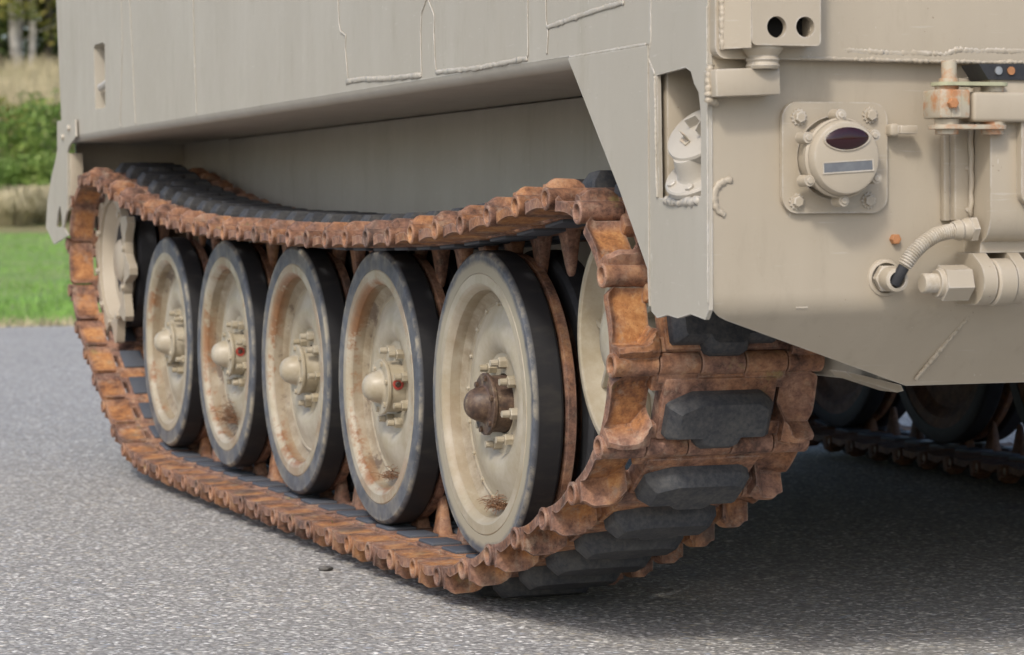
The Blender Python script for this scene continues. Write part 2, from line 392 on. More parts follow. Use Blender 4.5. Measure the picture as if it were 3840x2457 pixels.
def leaves(centers, n, size, seed):
    R = random.Random(seed); vs = []; fs = []
    for i in range(n):
        c, rad = R.choice(centers)
        d = Vector((R.gauss(0, 1), R.gauss(0, 1), R.gauss(0, 1))).normalized()*(R.random()**.45)
        p = Vector(c)+Vector((d.x*rad[0], d.y*rad[1], d.z*rad[2]))
        a = Vector((R.gauss(0, 1), R.gauss(0, 1), R.gauss(0, .6))).normalized(); b = a.orthogonal().normalized()
        b = (Matrix.Rotation(R.random()*6.28, 3, a) @ b)
        s = size*R.uniform(.6, 1.3); k = len(vs)
        vs += [p-a*s, p+b*s*.5, p+a*s, p-b*s*.5]; fs.append((k, k+1, k+2, k+3))
    me = bpy.data.meshes.new('leaves'); me.from_pydata(vs, [], fs); me.update(); return me
def shrub(x, y, h, w, mat, label, seed, n=1700, size=.07):
    R = random.Random(seed)
    e = bpy.data.objects.new('shrub', None); COL.objects.link(e); e.location = (x, y, terr(x, y))
    e['label'] = label; e['category'] = 'shrub'; e['group'] = 'shrubs at the foot of the slope'
    cs = [((R.uniform(-.6, .6)*w, R.uniform(-.4, .4)*w, h*R.uniform(.3, .78)), (w*.42, w*.4, h*.25)) for _ in range(9)]
    link('foliage', leaves(cs, n, size, seed), mat, e)
    bm = bmesh.new()
    for c, r in cs[:6]: sweep(bm, [(0, 0, -.05), (c[0]*.4, c[1]*.4, c[2]*.5), c], lambda i: .02-.006*i, 5)
    link('stem', fin(bm, 'stem'), M_BARKD, e)
shrub(8.35, 52.0, 2.1, .95, M_LEAF, 'bright green leafy shrub on the slope just left of the mudguard', 1)
shrub(9.35, 52.6, 2.3, .95, M_LEAF, 'taller green shrub half hidden behind the front of the hull', 2)
shrub(7.45, 53.2, 2.0, .9, M_LEAF, 'green shrub at the left edge of the picture', 3)
shrub(8.0, 58.0, 1.5, .9, M_LEAFY, 'yellow-green bush higher up in the dry meadow', 4)
shrub(9.9, 60.0, 1.6, 1.0, M_LEAFY, 'olive bush in the meadow behind the hull front', 5)
for bx, by, bh, lab in ((8.9, 55.5, 1.3, 'low yellow-green bush just above the tall shrubs'), (7.7, 61.0, 1.1, 'small olive bush in the middle of the dry meadow'), (9.2, 66.0, 1.2, 'pale green bush near the top of the dry meadow'), (8.5, 49.6, 1.1, 'low bright green bush between the lawn and the tall shrubs'), (7.6, 50.0, 1.0, 'low green bush above the drooping grass at the left edge')):
    shrub(bx, by, bh, .8, M_LEAFY if by > 54 else M_LEAF, lab, int(by*7), 1500, .06)
shrub(6.2, 52.5, 2.2, 1.0, M_LEAF, 'round green shrub furthest left along the slope', 6)
def tuft(x, y, label, seed, n=900, R0=.55, h=(.5, 1.0)):
    R = random.Random(seed); vs = []; fs = []
    for i in range(n):
        a = R.random()*6.28; r = R0*R.random(); bx, by = math.cos(a)*r, math.sin(a)*r; H = R.uniform(*h); l = R.uniform(.4, 1.5)
        tx, ty = bx+math.cos(a)*l*H*.8, by+math.sin(a)*l*H*.8; k = len(vs); px, py = -math.sin(a)*.009, math.cos(a)*.009
        vs += [(bx-px, by-py, 0), (bx+px, by+py, 0), (bx*.4+tx*.6+px, by*.4+ty*.6+py, H*.75), (bx*.4+tx*.6-px, by*.4+ty*.6-py, H*.75), (tx, ty, H*.8-l*H*.3)]
        fs += [(k, k+1, k+2, k+3), (k+3, k+2, k+4)]
    me = bpy.data.meshes.new('tuft'); me.from_pydata(vs, [], fs); me.update()
    link('dry_grass_tuft', me, M_STRAW, label=label, cat='dry grass', group='dry grass clumps at the lawn edge', loc=(x, y, terr(x, y)-.03))
tuft(7.15, 46.6, 'drooping straw coloured grass clump at the picture\'s left edge above the lawn', 11)
tuft(8.05, 47.2, 'straw coloured grass clump beside the tip of the mudguard', 12)
tuft(8.9, 47.0, 'straw coloured grass clump behind the mudguard slot', 13)
tuft(6.2, 47.3, 'straw coloured grass clump furthest left along the lawn', 14)

def tree(x, y, h, tr, lean, leaf, bark, label, seed, crown0=.3, n=2300):
    R = random.Random(seed)
    e = bpy.data.objects.new('tree', None); COL.objects.link(e); e.location = (x, y, terr(x, y)-.1)
    e['label'] = label; e['category'] = 'tree'; e['group'] = 'trees at the top of the slope'
    bm = bmesh.new(); N = 9
    pts = [(lean*h*(i/N)**1.4 + .06*math.sin(i*1.7+seed), .1*math.cos(i*1.3+seed), h*.85*i/N) for i in range(N+1)]
    sweep(bm, pts, lambda i: tr*(1.15-.9*i/N), 8)
    cs = []
    for k in range(13):
        t = R.uniform(crown0, .95); b = Vector(pts[int(t*N)]); a = R.random()*6.28; L = R.uniform(.6, 2.2)*(1.25-t)
        tip = b+Vector((math.cos(a)*L, math.sin(a)*L, R.uniform(.2, 1.1)))
        sweep(bm, [b, b*.5+tip*.5+Vector((0, 0, .1)), tip], lambda i: tr*.3*(1-.3*i), 5)
        cs.append((tuple(tip), (R.uniform(.6, 1.3), R.uniform(.6, 1.3), R.uniform(.4, .9))))
    link('trunk', fin(bm, 'trunk'), bark, e)
    link('crown', leaves(cs, n, .17, seed+50), leaf, e)
B0 = 'trees at the top of the slope'
tree(17.02, 101.0, 15, .17, .01, M_LEAFY, M_BARK, 'tall pale straight trunk, the thickest tree by the meadow', 21, .13, 1900)
tree(17.36, 101.6, 11, .11, .02, M_LEAFY, M_BARK, 'thin pale trunk just right of the thickest trunk', 22, .14, 1500)
tree(16.72, 102.3, 12, .10, -.03, M_LEAFY, M_BARKD, 'slender dark trunk left of the thickest pale trunk', 23, .2)
tree(17.78, 101.2, 14, .13, -.03, M_LEAFY, M_BARK, 'pale trunk nearest the hull front edge', 24, .14, 1700)
tree(18.5, 102.0, 13, .15, .03, M_LEAF, M_BARKD, 'leafy green tree behind the top front edge of the hull', 25, .05, 3000)
tree(16.1, 102.0, 13, .14, -.02, M_LEAFD, M_BARKD, 'dark green tree at the left picture edge', 26, .06, 3000)
tree(17.55, 103.6, 14, .09, -.09, M_LEAFY, M_BARK, 'curved leaning grey trunk between the pale trunks', 27, .3)
for i, (x, y) in enumerate([(14.4, 101.5), (12.6, 103), (19.9, 101.5), (21.4, 103), (10.6, 102), (23.3, 102)]):
    tree(x, y, 12+i % 3*1.5, .14, .02*(i % 3-1), [M_LEAFD, M_LEAF, M_LEAFY][i % 3], M_BARKD, 'leafy woodland tree %s the pale trunks, %s' % (('left of', 'right of')[x > 18], ('nearest them', 'second from them', 'furthest from them')[{14.4: 0, 12.6: 1, 10.6: 2, 19.9: 0, 21.4: 1, 23.3: 2}[x]]), 30+i, .08, 2600)
cs = [((random.uniform(5, 31), random.uniform(105.5, 112), 5.6+random.uniform(.2, 11)), (1.6, 1.2, 1.3)) for _ in range(230)]
link('woodland', leaves(cs, 60000, .24, 77), M_LEAFD, kind='stuff', label='dark woodland behind the pale trunks')
cs = [((random.uniform(8, 27), random.uniform(99.6, 101), 5.95+random.uniform(0, .5)), (.7, .5, .35)) for _ in range(60)]
link('undergrowth', leaves(cs, 7000, .1, 78), M_LEAFY, kind='stuff', label='low autumn undergrowth at the foot of the trees')

# ================================================================= VEHICLE
V = bpy.data.objects.new('armoured_vehicle', None); COL.objects.link(V); V.location = (0, 0, GZ)
V['label'] = 'sand coloured tracked armoured vehicle with rusty tracks parked on grey asphalt'; V['category'] = 'armoured vehicle'
HX = -.10; RY = -1.315; XR = 2.44
def part(name, bm, mat, parent=V, smooth=35, label=None):
    return link(name, fin(bm, name, smooth), mat, parent, label)
def X3(y, z): return (HX, y, z)
# upper side skin with the step recess
notch = [(3.064, 1.09), (3.064, 1.275), (3.09, 1.283), (3.21, 1.283), (3.228, 1.272), (3.215, 1.09), (3.195, 1.085), (3.08, 1.085)]
bm = bmesh.new(); plate(bm, [(-1.093, 1.018), (-1.093, 1.95), (3.83, 1.95), (3.815, 1.47), (3.745, 1.018)], [notch], lambda y, z: (HX, y, z), (.053, 0, 0)); part('side_armour', bm, M_PAINT, smooth=20)
bm = bmesh.new()
prof = [(.34, .997), (-.075, .997)] + [(-.075-.025*math.sin(a), 1.022-.025*math.cos(a)) for a in [math.radians(10*k) for k in range(1, 9)]] + [(HX, 1.0185)]
rows = [[bm.verts.new((x, y, z)) for x, z in prof] for y in (-1.093, 3.44, 3.745)]
for A, B in zip(rows, rows[1:]):
    for i in range(len(prof)-1): bm.faces.new((A[i], A[i+1], B[i+1], B[i]))
part('sponson_floor', bm, M_PAINT)
bm = bmesh.new(); box(bm, -.045, XR-.02, -1.30, 3.72, 1.0, 1.94); part('upper_hull', bm, M_PAINT)
bm = bmesh.new(); box(bm, -.0995, XR, -1.08, 3.80, 1.951, 1.975, .006); part('roof', bm, M_PAINT)
bm = bmesh.new(); box(bm, XR-.02, XR, -1.30, 3.74, .998, 1.94, .004); box(bm, 2.04, XR-.021, -1.30, 3.73, .985, .996); part('far_side_armour', bm, M_PAINT)
bm = bmesh.new(); box(bm, -.0465, XR-.021, 3.722, 3.742, 1.02, 1.94); part('front_armour', bm, M_PAINT)
bm = bmesh.new(); box(bm, .30, 2.04, -1.10, 3.15, .467, .996, .01); part('lower_hull', bm, M_PAINT)
bm = bmesh.new()
plate(bm, [(3.152, .9965), (3.75, .9965), (3.75, .80), (3.152, .47)], [], lambda y, z: (.301, y, z), (1.738, 0, 0)); part('nose_plate', bm, M_PAINT)
bm = bmesh.new(); sweep(bm, [(-.085, 3.20, 1.155), (-.098, 3.14, 1.148), (-.088, 3.06, 1.165)], .011, 8); part('step_bar', bm, M_PALE)
bm = bmesh.new(); box(bm, -.075, -.04, 3.07, 3.22, 1.086, 1.092); part('step_floor', bm, M_PALE)
bm = bmesh.new(); box(bm, -.058, .3005, 3.733, 3.744, .72, .9967); part('nose_bulkhead', bm, M_PAINT)
# front mudguard
bm = bmesh.new()
slot = [(3.727, .797), (3.712, .77), (3.700, .73), (3.755, .722), (3.800, .728), (3.785, .755), (3.769, .775), (3.75, .79)]
plate(bm, [(3.47, 1.05), (3.462, 1.012), (3.49, 1.004), (3.535, .995), (3.575, .985), (3.600, .966), (3.612, .78), (3.640, .765), (3.680, .725), (3.606, .701), (3.846, .671), (3.979, .726), (3.962, .78), (3.944, .817), (3.866, .898), (3.80, .945), (3.768, .975), (3.763, 1.07), (3.62, 1.07), (3.47, 1.065)],
      [slot], lambda y, z: (HX-.006, y, z), (-.006, 0, 0))
mud = part('front_mudguard', bm, M_PAINT)
bm = bmesh.new(); box(bm, -.105, -.062, 3.598, 3.606, .785, .962, .002); part('mudguard_flange', bm, M_REAR, mud)
for q in ((3.56, 1.04), (3.66, 1.015)):
    bm = bmesh.new(); hexnut(bm, (HX-.0115, *q), (-1, 0, 0), .011, .010); part('bolt', bm, M_PAINT, mud)
# corner post with the filler pocket
opening = [(-1.129, .772), (-1.123, .966), (-1.235, .972), (-1.255, .965), (-1.268, .945), (-1.284, .932), (-1.292, .90), (-1.292, .772)]
bm = bmesh.new()
plate(bm, [(-1.093, 1.95), (-1.093, .62), (-1.097, .592), (-1.12, .582), (-1.16, .588), (-1.2, .584), (-1.25, .592), (-1.305, .585), (-1.318, .60), (-1.318, 1.95)], [opening], lambda y, z: (HX-.001, y, z), (.007, 0, 0)); part('corner_armour', bm, M_PAINT, smooth=20)
bm = bmesh.new(); plate(bm, [(-.745, 1.014), (-1.091, 1.015), (-1.091, .60), (-1.086, .66), (-.975, .783)], [], lambda y, z: (HX-.003, y, z), (.014, 0, 0)); part('rear_fender', bm, M_PAINT)
bm = bmesh.new(); box(bm, -.084, .30, -1.125, -1.096, .60, 1.0, .002); part('pocket_wall', bm, M_REAR)
bm = bmesh.new(); box(bm, .05, .07, -1.31, -1.127, .60, 1.0); part('pocket_end_wall', bm, M_REAR)
bm = bmesh.new(); box(bm, -.0835, .049, -1.31, -1.127, .980, .998, .002); part('pocket_roof', bm, M_REAR)
bm = bmesh.new(); m = Matrix.Translation((-.02, -1.215, .757)) @ Matrix.Rotation(math.radians(12), 4, 'Y'); box(bm, -.064, .066, -.088, .086, -.01, .01, .002, 1, m); part('pocket_floor', bm, M_PALE)
# fuel filler in the pocket
def tilt(c, nrm): return Matrix.Translation(Vector(c)) @ Vector(nrm).normalized().to_track_quat('X', 'Y').to_matrix().to_4x4()
bm = bmesh.new(); m = tilt((-.066, -1.205, .808), (-.57, -.27, .77))
lathe(bm, [(-.020, 0), (-.020, .052), (-.016, .055), (-.010, .055), (-.009, .052), (-.006, .052), (-.005, .056), (.003, .056), (.006, .053), (.007, .034), (.012, .030), (.030, .028), (.042, .024), (.042, 0)], 40, mat=m)
fil = part('fuel_filler', bm, M_PALE)
bm = bmesh.new(); mc = tilt((-.070, -1.212, .868), (-.70, -.34, .63))
lathe(bm, [(-.030, 0), (-.030, .030), (-.024, .044), (-.018, .051), (.002, .053), (.006, .051), (.0075, .047), (.008, 0)], 40, mat=mc); part('filler_cap', bm, M_PALE, fil, 22)
for k in range(3):
    rt = Matrix.Rotation(2*PI*k/3+.5, 4, 'X')
    bm = bmesh.new(); box(bm, .008, .026, .016, .0175, -.010, .010, 0, 1, mc @ rt); box(bm, .0085, .0105, .0178, .026, -.010, .010, 0, 1, mc @ rt); part('cap_lug', bm, M_STAIN if k == 1 else M_PALE, fil)
for k in range(6):
    a = k*PI/3+.3
    bm = bmesh.new(); hexnut(bm, m @ Vector((.004, .044*math.cos(a), .044*math.sin(a))), m.to_3x3() @ Vector((1, 0, 0)), .0075, .007); part('bolt', bm, M_PALE, fil)

# rear plate, folded
bm = bmesh.new()
fold = [(RY, .985), (RY, .625)] + [(RY+.055*(1-math.cos(a)), .625-.055*math.sin(a)) for a in [math.radians(10*k) for k in range(1, 6)]]
ye, ze = fold[-1]; fold.append((-1.19, .467))
xl = [-.0935, -.0935, -.0935, -.093, -.088, -.078, -.062, .305]
fold2 = fold[:-1]
rows = [[bm.verts.new((x, y, z)) for x in [xl[min(i, 6)], .31, .9, 1.6, 2.30]] for i, (y, z) in enumerate(fold2)]
for A, B in zip(rows, rows[1:]):
    for i in range(4): bm.faces.new((A[i], A[i+1], B[i+1], B[i]))
last = rows[-1]; e0 = [bm.verts.new((x, *fold[-1])) for x in (.305, .9, 1.6, 2.03)]
bm.faces.new((last[0], last[1], e0[0]))
for i in range(3): bm.faces.new((last[i+1], last[i+2], e0[i+1], e0[i]))
bm.faces.new((last[4], e0[3], e0[3])) if False else None
r = bmesh.ops.extrude_face_region(bm, geom=bm.faces[:], use_keep_orig=True); nv = [g for g in r['geom'] if isinstance(g, bmesh.types.BMVert)]
bmesh.ops.translate(bm, verts=nv, vec=(0, .020, .014)); part('rear_plate', bm, M_REAR, smooth=40)
bm = bmesh.new(); plate(bm, [(.240, .488), (.342, .463), (.347, .453), (.335, .4505), (.252, .477)], [], lambda x, z: (x, -1.105, z), (0, .06, 0)); part('drain_lip', bm, M_REAR)

# welds
def bead(name, pts, r, mat=M_WELD, parent=V, flat=None, seed=0, step=None):
    R = random.Random(seed); P = [Vector(p) for p in pts]; out = []
    step = step or .0028
    for a, b in zip(P, P[1:]):
        k = max(2, int((b-a).length/step)); out += [a.lerp(b, i/k) for i in range(k)]
    out.append(P[-1]); ph = R.random()*9
    rr = [r*(.60+.16*R.random()+.09*math.sin(i*1.9+ph)+.08*math.sin(i*.23+ph)) for i in range(len(out))]
    out = [p+Vector((R.gauss(0, .06), R.gauss(0, .09), R.gauss(0, .09)))*r for p in out]
    bm = bmesh.new(); sweep(bm, out, lambda i: rr[i], 6)
    if flat is not None:
        for v in bm.verts: v.co[flat[0]] = flat[1] + (v.co[flat[0]]-flat[1])*flat[2]
    return part(name, bm, mat, parent, 180)
W = [([(.626, 1.22), (.619, 1.166), (.607, 1.149), (.57, 1.139), (.575, 1.109), (.564, 1.072), (.557, 1.046)], .005),
     ([(.565, 1.039), (.456, 1.039), (.301, 1.032), (.154, 1.029), (.055, 1.027)], .0105),
     ([(.055, 1.027), (.06, 1.11), (.052, 1.151), (.024, 1.173), (.022, 1.3)], .0055),
     ([(.01, 1.3), (.01, 1.172), (-.027, 1.137), (-.023, 1.105), (-.031, 1.04), (-.038, 1.031)], .005),
     ([(-.038, 1.028), (-.217, 1.024), (-.31, 1.023), (-.409, 1.024), (-.541, 1.026)], .009),
     ([(-.543, 1.3), (-.543, 1.129), (-.544, 1.029)], .0045),
     ([(-.632, 1.3), (-.634, 1.122), (-.636, 1.085), (-.644, 1.064), (-.638, 1.028)], .0045),
     ([(-.641, 1.074), (-.793, 1.083), (-.892, 1.088), (-.988, 1.091)], .0085),
     ([(-1.096, 1.4), (-1.1, 1.086), (-1.099, 1.021), (-1.088, .995), (-1.114, .968)], .005),
     ([(-.745, 1.0155), (-.891, 1.0165), (-1.079, 1.0175)], .005),
     ([(2.824, 1.6), (2.824, 1.389), (2.816, 1.26), (2.859, 1.036), (2.854, 1.022)], .005),
     ([(2.712, 1.6), (2.712, 1.381), (2.678, 1.188), (2.652, 1.022)], .006),
     ([(1.96, 1.6), (1.944, 1.292), (1.937, 1.176), (1.921, 1.022)], .006)]
for i, (l, r) in enumerate(W): bead('weld_bead', [(HX-.001, *q) for q in l], r*.8, M_PAINT, seed=i, flat=(0, HX-.001, .38))
bead('weld_bead', [(HX-.002, -1.117, .965), (HX-.002, -1.122, .80), (HX-.002, -1.126, .772)], .0035, M_PAINT, seed=31)
bead('weld_bead', [(-.098, -1.15, .768), (-.098, -1.21, .764), (-.098, -1.28, .765)], .011, M_PALE, seed=33)
bead('weld_bead', [(HX-.002, RY-.003, z) for z in (1.06, .9, .75, .61)], .002, M_PAINT, seed=32)
bead('weld_bead', [(.37, -1.305, .60), (.345, -1.262, .545), (.315, -1.205, .478)], .006, M_REAR, seed=34)
bead('weld_bead', [(-.066+.024*math.cos(math.radians(a)), RY-.0015, .770+.027*math.sin(math.radians(a))) for a in range(75, 262, 15)], .0085, M_REAR, seed=35, flat=(1, RY, .45))

# rear door overhang with its hinge
bm = bmesh.new(); plate(bm, rrect(-.098, 2.42, .980, 2.0, .018, 5), [], lambda x, z: (x, RY-.024, z), (0, .022, 0)); door = part('rear_door', bm, M_REAR)
bead('weld_bead', [(.12, RY-.024, .996), (.2, RY-.024, .993), (.30, RY-.024, .993), (.31, RY-.024, .999), (.45, RY-.024, .999), (1.2, RY-.024, .998)], .0072, M_REAR, door, seed=40, flat=(1, RY-.023, .26))
bead('weld_bead', [(.04, RY-.022, .983), (.3, RY-.022, .981), (1.2, RY-.022, .982)], .005, M_REAR, door, seed=41)
bm = bmesh.new()
plate(bm, rrect(-.060, .055, .998, 1.5, .008, 3), [circ(-.0185, 1.0255, .0162), circ(.029, 1.0265, .0155)], lambda x, z: (x, RY-.072, z), (0, .012, 0))
box(bm, .043, .0552, RY-.0595, RY-.025, .999, 1.5); box(bm, -.060, .0425, RY-.0595, RY-.025, .9985, 1.006)
plate(bm, [(-.0605, RY-.072), (-.0605, RY-.059), (-.078, RY-.025), (-.092, RY-.025)], [], lambda x, y: (x, y, .994), (0, 0, .5))
hb = part('hinge_block', bm, M_REAR)
bm = bmesh.new(); box(bm, -.060, .0425, RY-.034, RY-.0255, 1.0065, 1.3); part('hinge_inside', bm, M_HOLE, hb)
bead('weld_bead', [(-.088, RY-.028, z) for z in (1.10, 1.04, 1.0, .992)], .007, M_REAR, hb, seed=44)
bm = bmesh.new(); lathe(bm, [(0, .0235), (.005, .0262), (.010, .0235), (.014, .0262), (.019, .023), (.03, .031), (.035, .031)], 24, mat=tilt((-.026, RY-.038, .964), (0, 0, 1))); part('hinge_pin', bm, M_REAR, hb)
bm = bmesh.new(); m = Matrix.Translation((-.055, RY-.0225, .944)) @ Matrix.Rotation(math.radians(-2.5), 4, 'Y'); box(bm, -.052, .055, -.0235, .023, -.0205, .021, .003, 2, m)
arm = part('hinge_arm', bm, M_REAR)
bead('weld_bead', [(-.104, RY-.02, .972), (-.108, RY-.022, .955), (-.109, RY-.022, .935), (-.107, RY-.02, .918), (-.09, RY-.01, .914)], .009, M_REAR, arm, seed=45)

# tail light
bm = bmesh.new(); plate(bm, rrect(.020, .2005, .746, .917, .026), [circ(.109, .831, .0635, 40)], lambda x, z: (x, RY-.010, z), (0, .0085, 0)); tg = part('light_guard_plate', bm, M_REAR)
bm = bmesh.new(); lathe(bm, [(0, .0632), (-.03, .0632), (-.03, 0)], 32, mat=tilt((.109, RY-.0015, .831), (0, -1, 0))); part('light_recess', bm, M_HOLE, tg)
for x, z in ((.048, .893), (.170, .897), (.044, .764), (.167, .765)):
    bm = bmesh.new(); hexnut(bm, (x, RY-.0125, z), (0, -1, 0), .0088, .007, rot=x*9); b = part('bolt', bm, M_REAR, tg)
    bm = bmesh.new(); star = [((.0135 if k % 2 else .0105)*math.cos(PI*k/13)+x, (.0135 if k % 2 else .0105)*math.sin(PI*k/13)+z) for k in range(26)]
    plate(bm, star, [], lambda a, c: (a, RY-.0102, c), (0, -.0025, 0)); part('toothed_washer', bm, M_REAR, tg)
mt = tilt((.0995, RY, .830), (0, -1, 0))
bm = bmesh.new(); lathe(bm, [(-.025, 0), (-.025, .050), (.034, .0535), (.040, .060), (.052, .0615), (.056, .0585)], 48, mat=mt)
tl = part('tail_light', bm, M_REAR)
bm = bmesh.new(); lathe(bm, [(.050, .059), (.058, .0575), (.066, .0565), (.070, .054), (.0715, .050), (.0715, 0)], 48, mat=mt); part('light_cover', bm, M_REAR, tl)
for k in range(6):
    a = math.radians(92+60*k); x, z = .0995+.0655*math.cos(a), .830+.0655*math.sin(a)
    bm = bmesh.new(); cyl(bm, (x, RY-.030, z), (x, RY-.056, z), .0095, .0085, 16); lg = part('cover_lug', bm, M_REAR, tl)
    bm = bmesh.new(); cyl(bm, (x, RY-.056, z), (x, RY-.0585, z), .0052, .0045, 12); part('screw', bm, M_REAR, tl)
rot = math.radians(3.4)
def LR(x, z): return (.0985+x*math.cos(rot)-z*math.sin(rot), z*math.cos(rot)+x*math.sin(rot))
bm = bmesh.new(); N = 28; ring = []
def ves(t, s):  # pointed oval
    a = 2*PI*t; return s*.0368*math.cos(a)*(1-.03*math.sin(a)**2), s*.0172*math.sin(a)*(1-.10*math.cos(a)**2)
rings = []
for s, d in ((1, .0700), (1, .0728), (.93, .0745), (.6, .0765), (.3, .0772)):
    rings.append([bm.verts.new((LR(*ves(k/N, s))[0], RY-d, .8590+LR(*ves(k/N, s))[1])) for k in range(N)])
for A, B in zip(rings, rings[1:]):
    for k in range(N): bm.faces.new((A[k], A[(k+1) % N], B[(k+1) % N], B[k]))
bm.faces.new(rings[-1]); part('red_lens', bm, M_LENS, tl)
bm = bmesh.new(); o = [ves(k/N, 1.08) for k in range(N)]; i_ = [ves(k/N, 1.0) for k in range(N)]
plate(bm, [(LR(*q)[0], .859+LR(*q)[1]) for q in o], [[(LR(*q)[0], .859+LR(*q)[1]) for q in i_]], lambda x, z: (x, RY-.0716, z), (0, -.0022, 0)); part('lens_rim', bm, M_REAR, tl)
sl = lambda x, z: (.1005+x*math.cos(rot)-z*math.sin(rot), .8165+z*math.cos(rot)+x*math.sin(rot))
q4 = lambda w, h: [sl(-w, -h), sl(w, -h), sl(w, h), sl(-w, h)]
bm = bmesh.new(); plate(bm, q4(.0412, .0072), [], lambda x, z: (x, RY-.0718, z), (0, -.0008, 0)); part('slot_lens', bm, M_SLOT, tl)
bm = bmesh.new(); plate(bm, q4(.0435, .0092), [q4(.0412, .0072)], lambda x, z: (x, RY-.0716, z), (0, -.0016, 0)); part('slot_rim', bm, M_REAR, tl)

# small fittings on the rear plate
bm = bmesh.new(); box(bm, .212, .242, RY-.032, RY-.012, .868, .881, .002); box(bm, .198, .214, RY-.026, RY, .864, .884, .005, 3); part('cable_clip', bm, M_REAR)
bm = bmesh.new(); hexnut(bm, (.217, RY, .705), (0, -1, 0), .0085, .010); part('rusty_bolt', bm, M_BOLT_RUST)
# armoured cable
pts = [Vector(q) for q in ((.192, RY-.042, .632), (.205, RY-.055, .663), (.222, RY-.058, .686), (.242, RY-.058, .702), (.266, RY-.055, .713), (.300, RY-.050, .718))]
fine = []
for i in range(len(pts)-1):
    p0, p1, p2, p3 = pts[max(i-1, 0)], pts[i], pts[i+1], pts[min(i+2, len(pts)-1)]
    for k in range(40):
        t = k/40; fine.append(.5*((2*p1)+(p2-p0)*t+(2*p0-5*p1+4*p2-p3)*t*t+(3*p1-p0-3*p2+p3)*t**3))
acc = [0]
for a, b in zip(fine, fine[1:]): acc.append(acc[-1]+(b-a).length)
def at_len(d):
    i = max(1, min(len(acc)-1, next((j for j, q in enumerate(acc) if q >= d), len(acc)-1))); t = (d-acc[i-1])/max(1e-9, acc[i]-acc[i-1]); return fine[i-1].lerp(fine[i], t)
L0, L1 = acc[42], acc[-1]; NS = 27*6
bm = bmesh.new(); sweep(bm, [at_len(L0+(L1-L0)*i/NS) for i in range(NS+1)], lambda i: .0088+.0036*abs(math.sin(i*PI/6))**.7, 14); cab = part('armoured_cable', bm, M_REAR)
bm = bmesh.new(); sweep(bm, fine[8:44:4], .0092, 12); part('cable_end', bm, M_BLACK, cab)
bm = bmesh.new(); m = tilt((.200, RY, .645), (-.08, -1, -.05)); lathe(bm, [(0, .030), (.005, .028), (.007, .024)], 24, mat=m); hexnut(bm, m @ Vector((.006, 0, 0)), (-.08, -1, -.05), .0225, .014)
lathe(bm, [(.018, .0185), (.026, .0195), (.034, .0185), (.042, .0195), (.050, .018), (.052, .013), (.04, .012)], 24, mat=m); part('cable_gland', bm, M_REAR, cab)
bm = bmesh.new(); m = tilt((.292, RY-.050, .718), (1, 0, .06)); lathe(bm, [(0, .0105), (.0, .0135), (.012, .0165), (.016, .0145), (.022, .0172), (.030, .0172)], 24, mat=m); hexnut(bm, m @ Vector((.028, 0, 0)), (1, 0, .06), .0205, .012); part('cable_nut', bm, M_REAR, cab)
# angle strip beside the ramp hinge
bm = bmesh.new(); box(bm, .298, .3085, RY-.014, RY, .733, .955, .0015); box(bm, .3088, .338, RY-.028, RY, .733, .955, .003); stp = part('cover_strip', bm, M_REAR)
bead('weld_bead', [(.336, RY-.030, .74), (.336, RY-.031, .80), (.336, RY-.030, .87), (.336, RY-.030, .94)], .0075, M_REAR, stp, seed=50, step=.012)
for z in (.75, .815):
    bm = bmesh.new(); cyl(bm, (.331, RY-.028, z), (.331, RY-.0305, z), .0035, None, 10); part('rivet', bm, M_REAR, stp)
# ramp hinge bar, lugs, roller and big bolt
bm = bmesh.new()
pr = [(RY+.001, .958), (RY-.078, .958), (RY-.082, .95), (RY-.082, .745)] + [(RY-.082+.030*(1-math.cos(a)), .745-.045*math.sin(a)) for a in [math.radians(15*k) for k in range(1, 7)]] + [(RY-.050, .683), (RY+.001, .683)]
plate(bm, pr, [], lambda y, z: (.341, y, z), (.60, 0, 0)); bar = part('ramp_hinge_bar', bm, M_REAR)
def lug(x0, x1, name):
    bm = bmesh.new(); o = [(RY+.002, .6825), (RY-.050, .6825)] + [(RY-.052-.036*math.sin(a)*1.0, .638+.036*math.cos(a)) for a in [math.radians(15*k) for k in range(2, 13)]] + [(RY+.002, .600)]
    plate(bm, o, [], lambda y, z: (x0, y, z), (x1-x0, 0, 0)); return part(name, bm, M_REAR, bar)
lug(.327, .351, 'hinge_lug'); lug(.388, .409, 'hinge_lug'); lug(.55, .575, 'hinge_lug')
bm = bmesh.new(); m = tilt((.3535, RY-.055, .637), (1, 0, 0)); lathe(bm, [(0, 0), (0, .034), (.003, .037), (.030, .037), (.033, .034), (.033, 0)], 32, mat=m); part('hinge_roller', bm, M_REAR, bar)
bm = bmesh.new(); m = tilt((.236, RY-.055, .637), (1, 0, 0))
lathe(bm, [(0, 0), (0, .0135), (.002, .0155)] + [(.003+.0022*k*.5, .0155 if k % 2 else .0142) for k in range(20)] + [(.026, .0155), (.026, .017)], 24, mat=m); bolt = part('hinge_bolt', bm, M_REAR, bar)
bm = bmesh.new(); lathe(bm, [(.024, .015), (.024, .021), (.030, .0225), (.034, .0225)], 24, mat=m); hexnut(bm, m @ Vector((.032, 0, 0)), (1, 0, 0), .0285, .048, .06, .25); part('hinge_nut', bm, M_REAR, bar)
bm = bmesh.new(); hexnut(bm, (.4095, RY-.055, .637), (1, 0, 0), .028, .03, .06, .1); part('hinge_nut', bm, M_REAR, bar)
bm = bmesh.new(); plate(bm, rrect(.386, .47, .757, .90, .018), [], lambda x, z: (x, RY-.098, z), (0, .0155, 0)); sp = part('bolted_plate', bm, M_REAR)
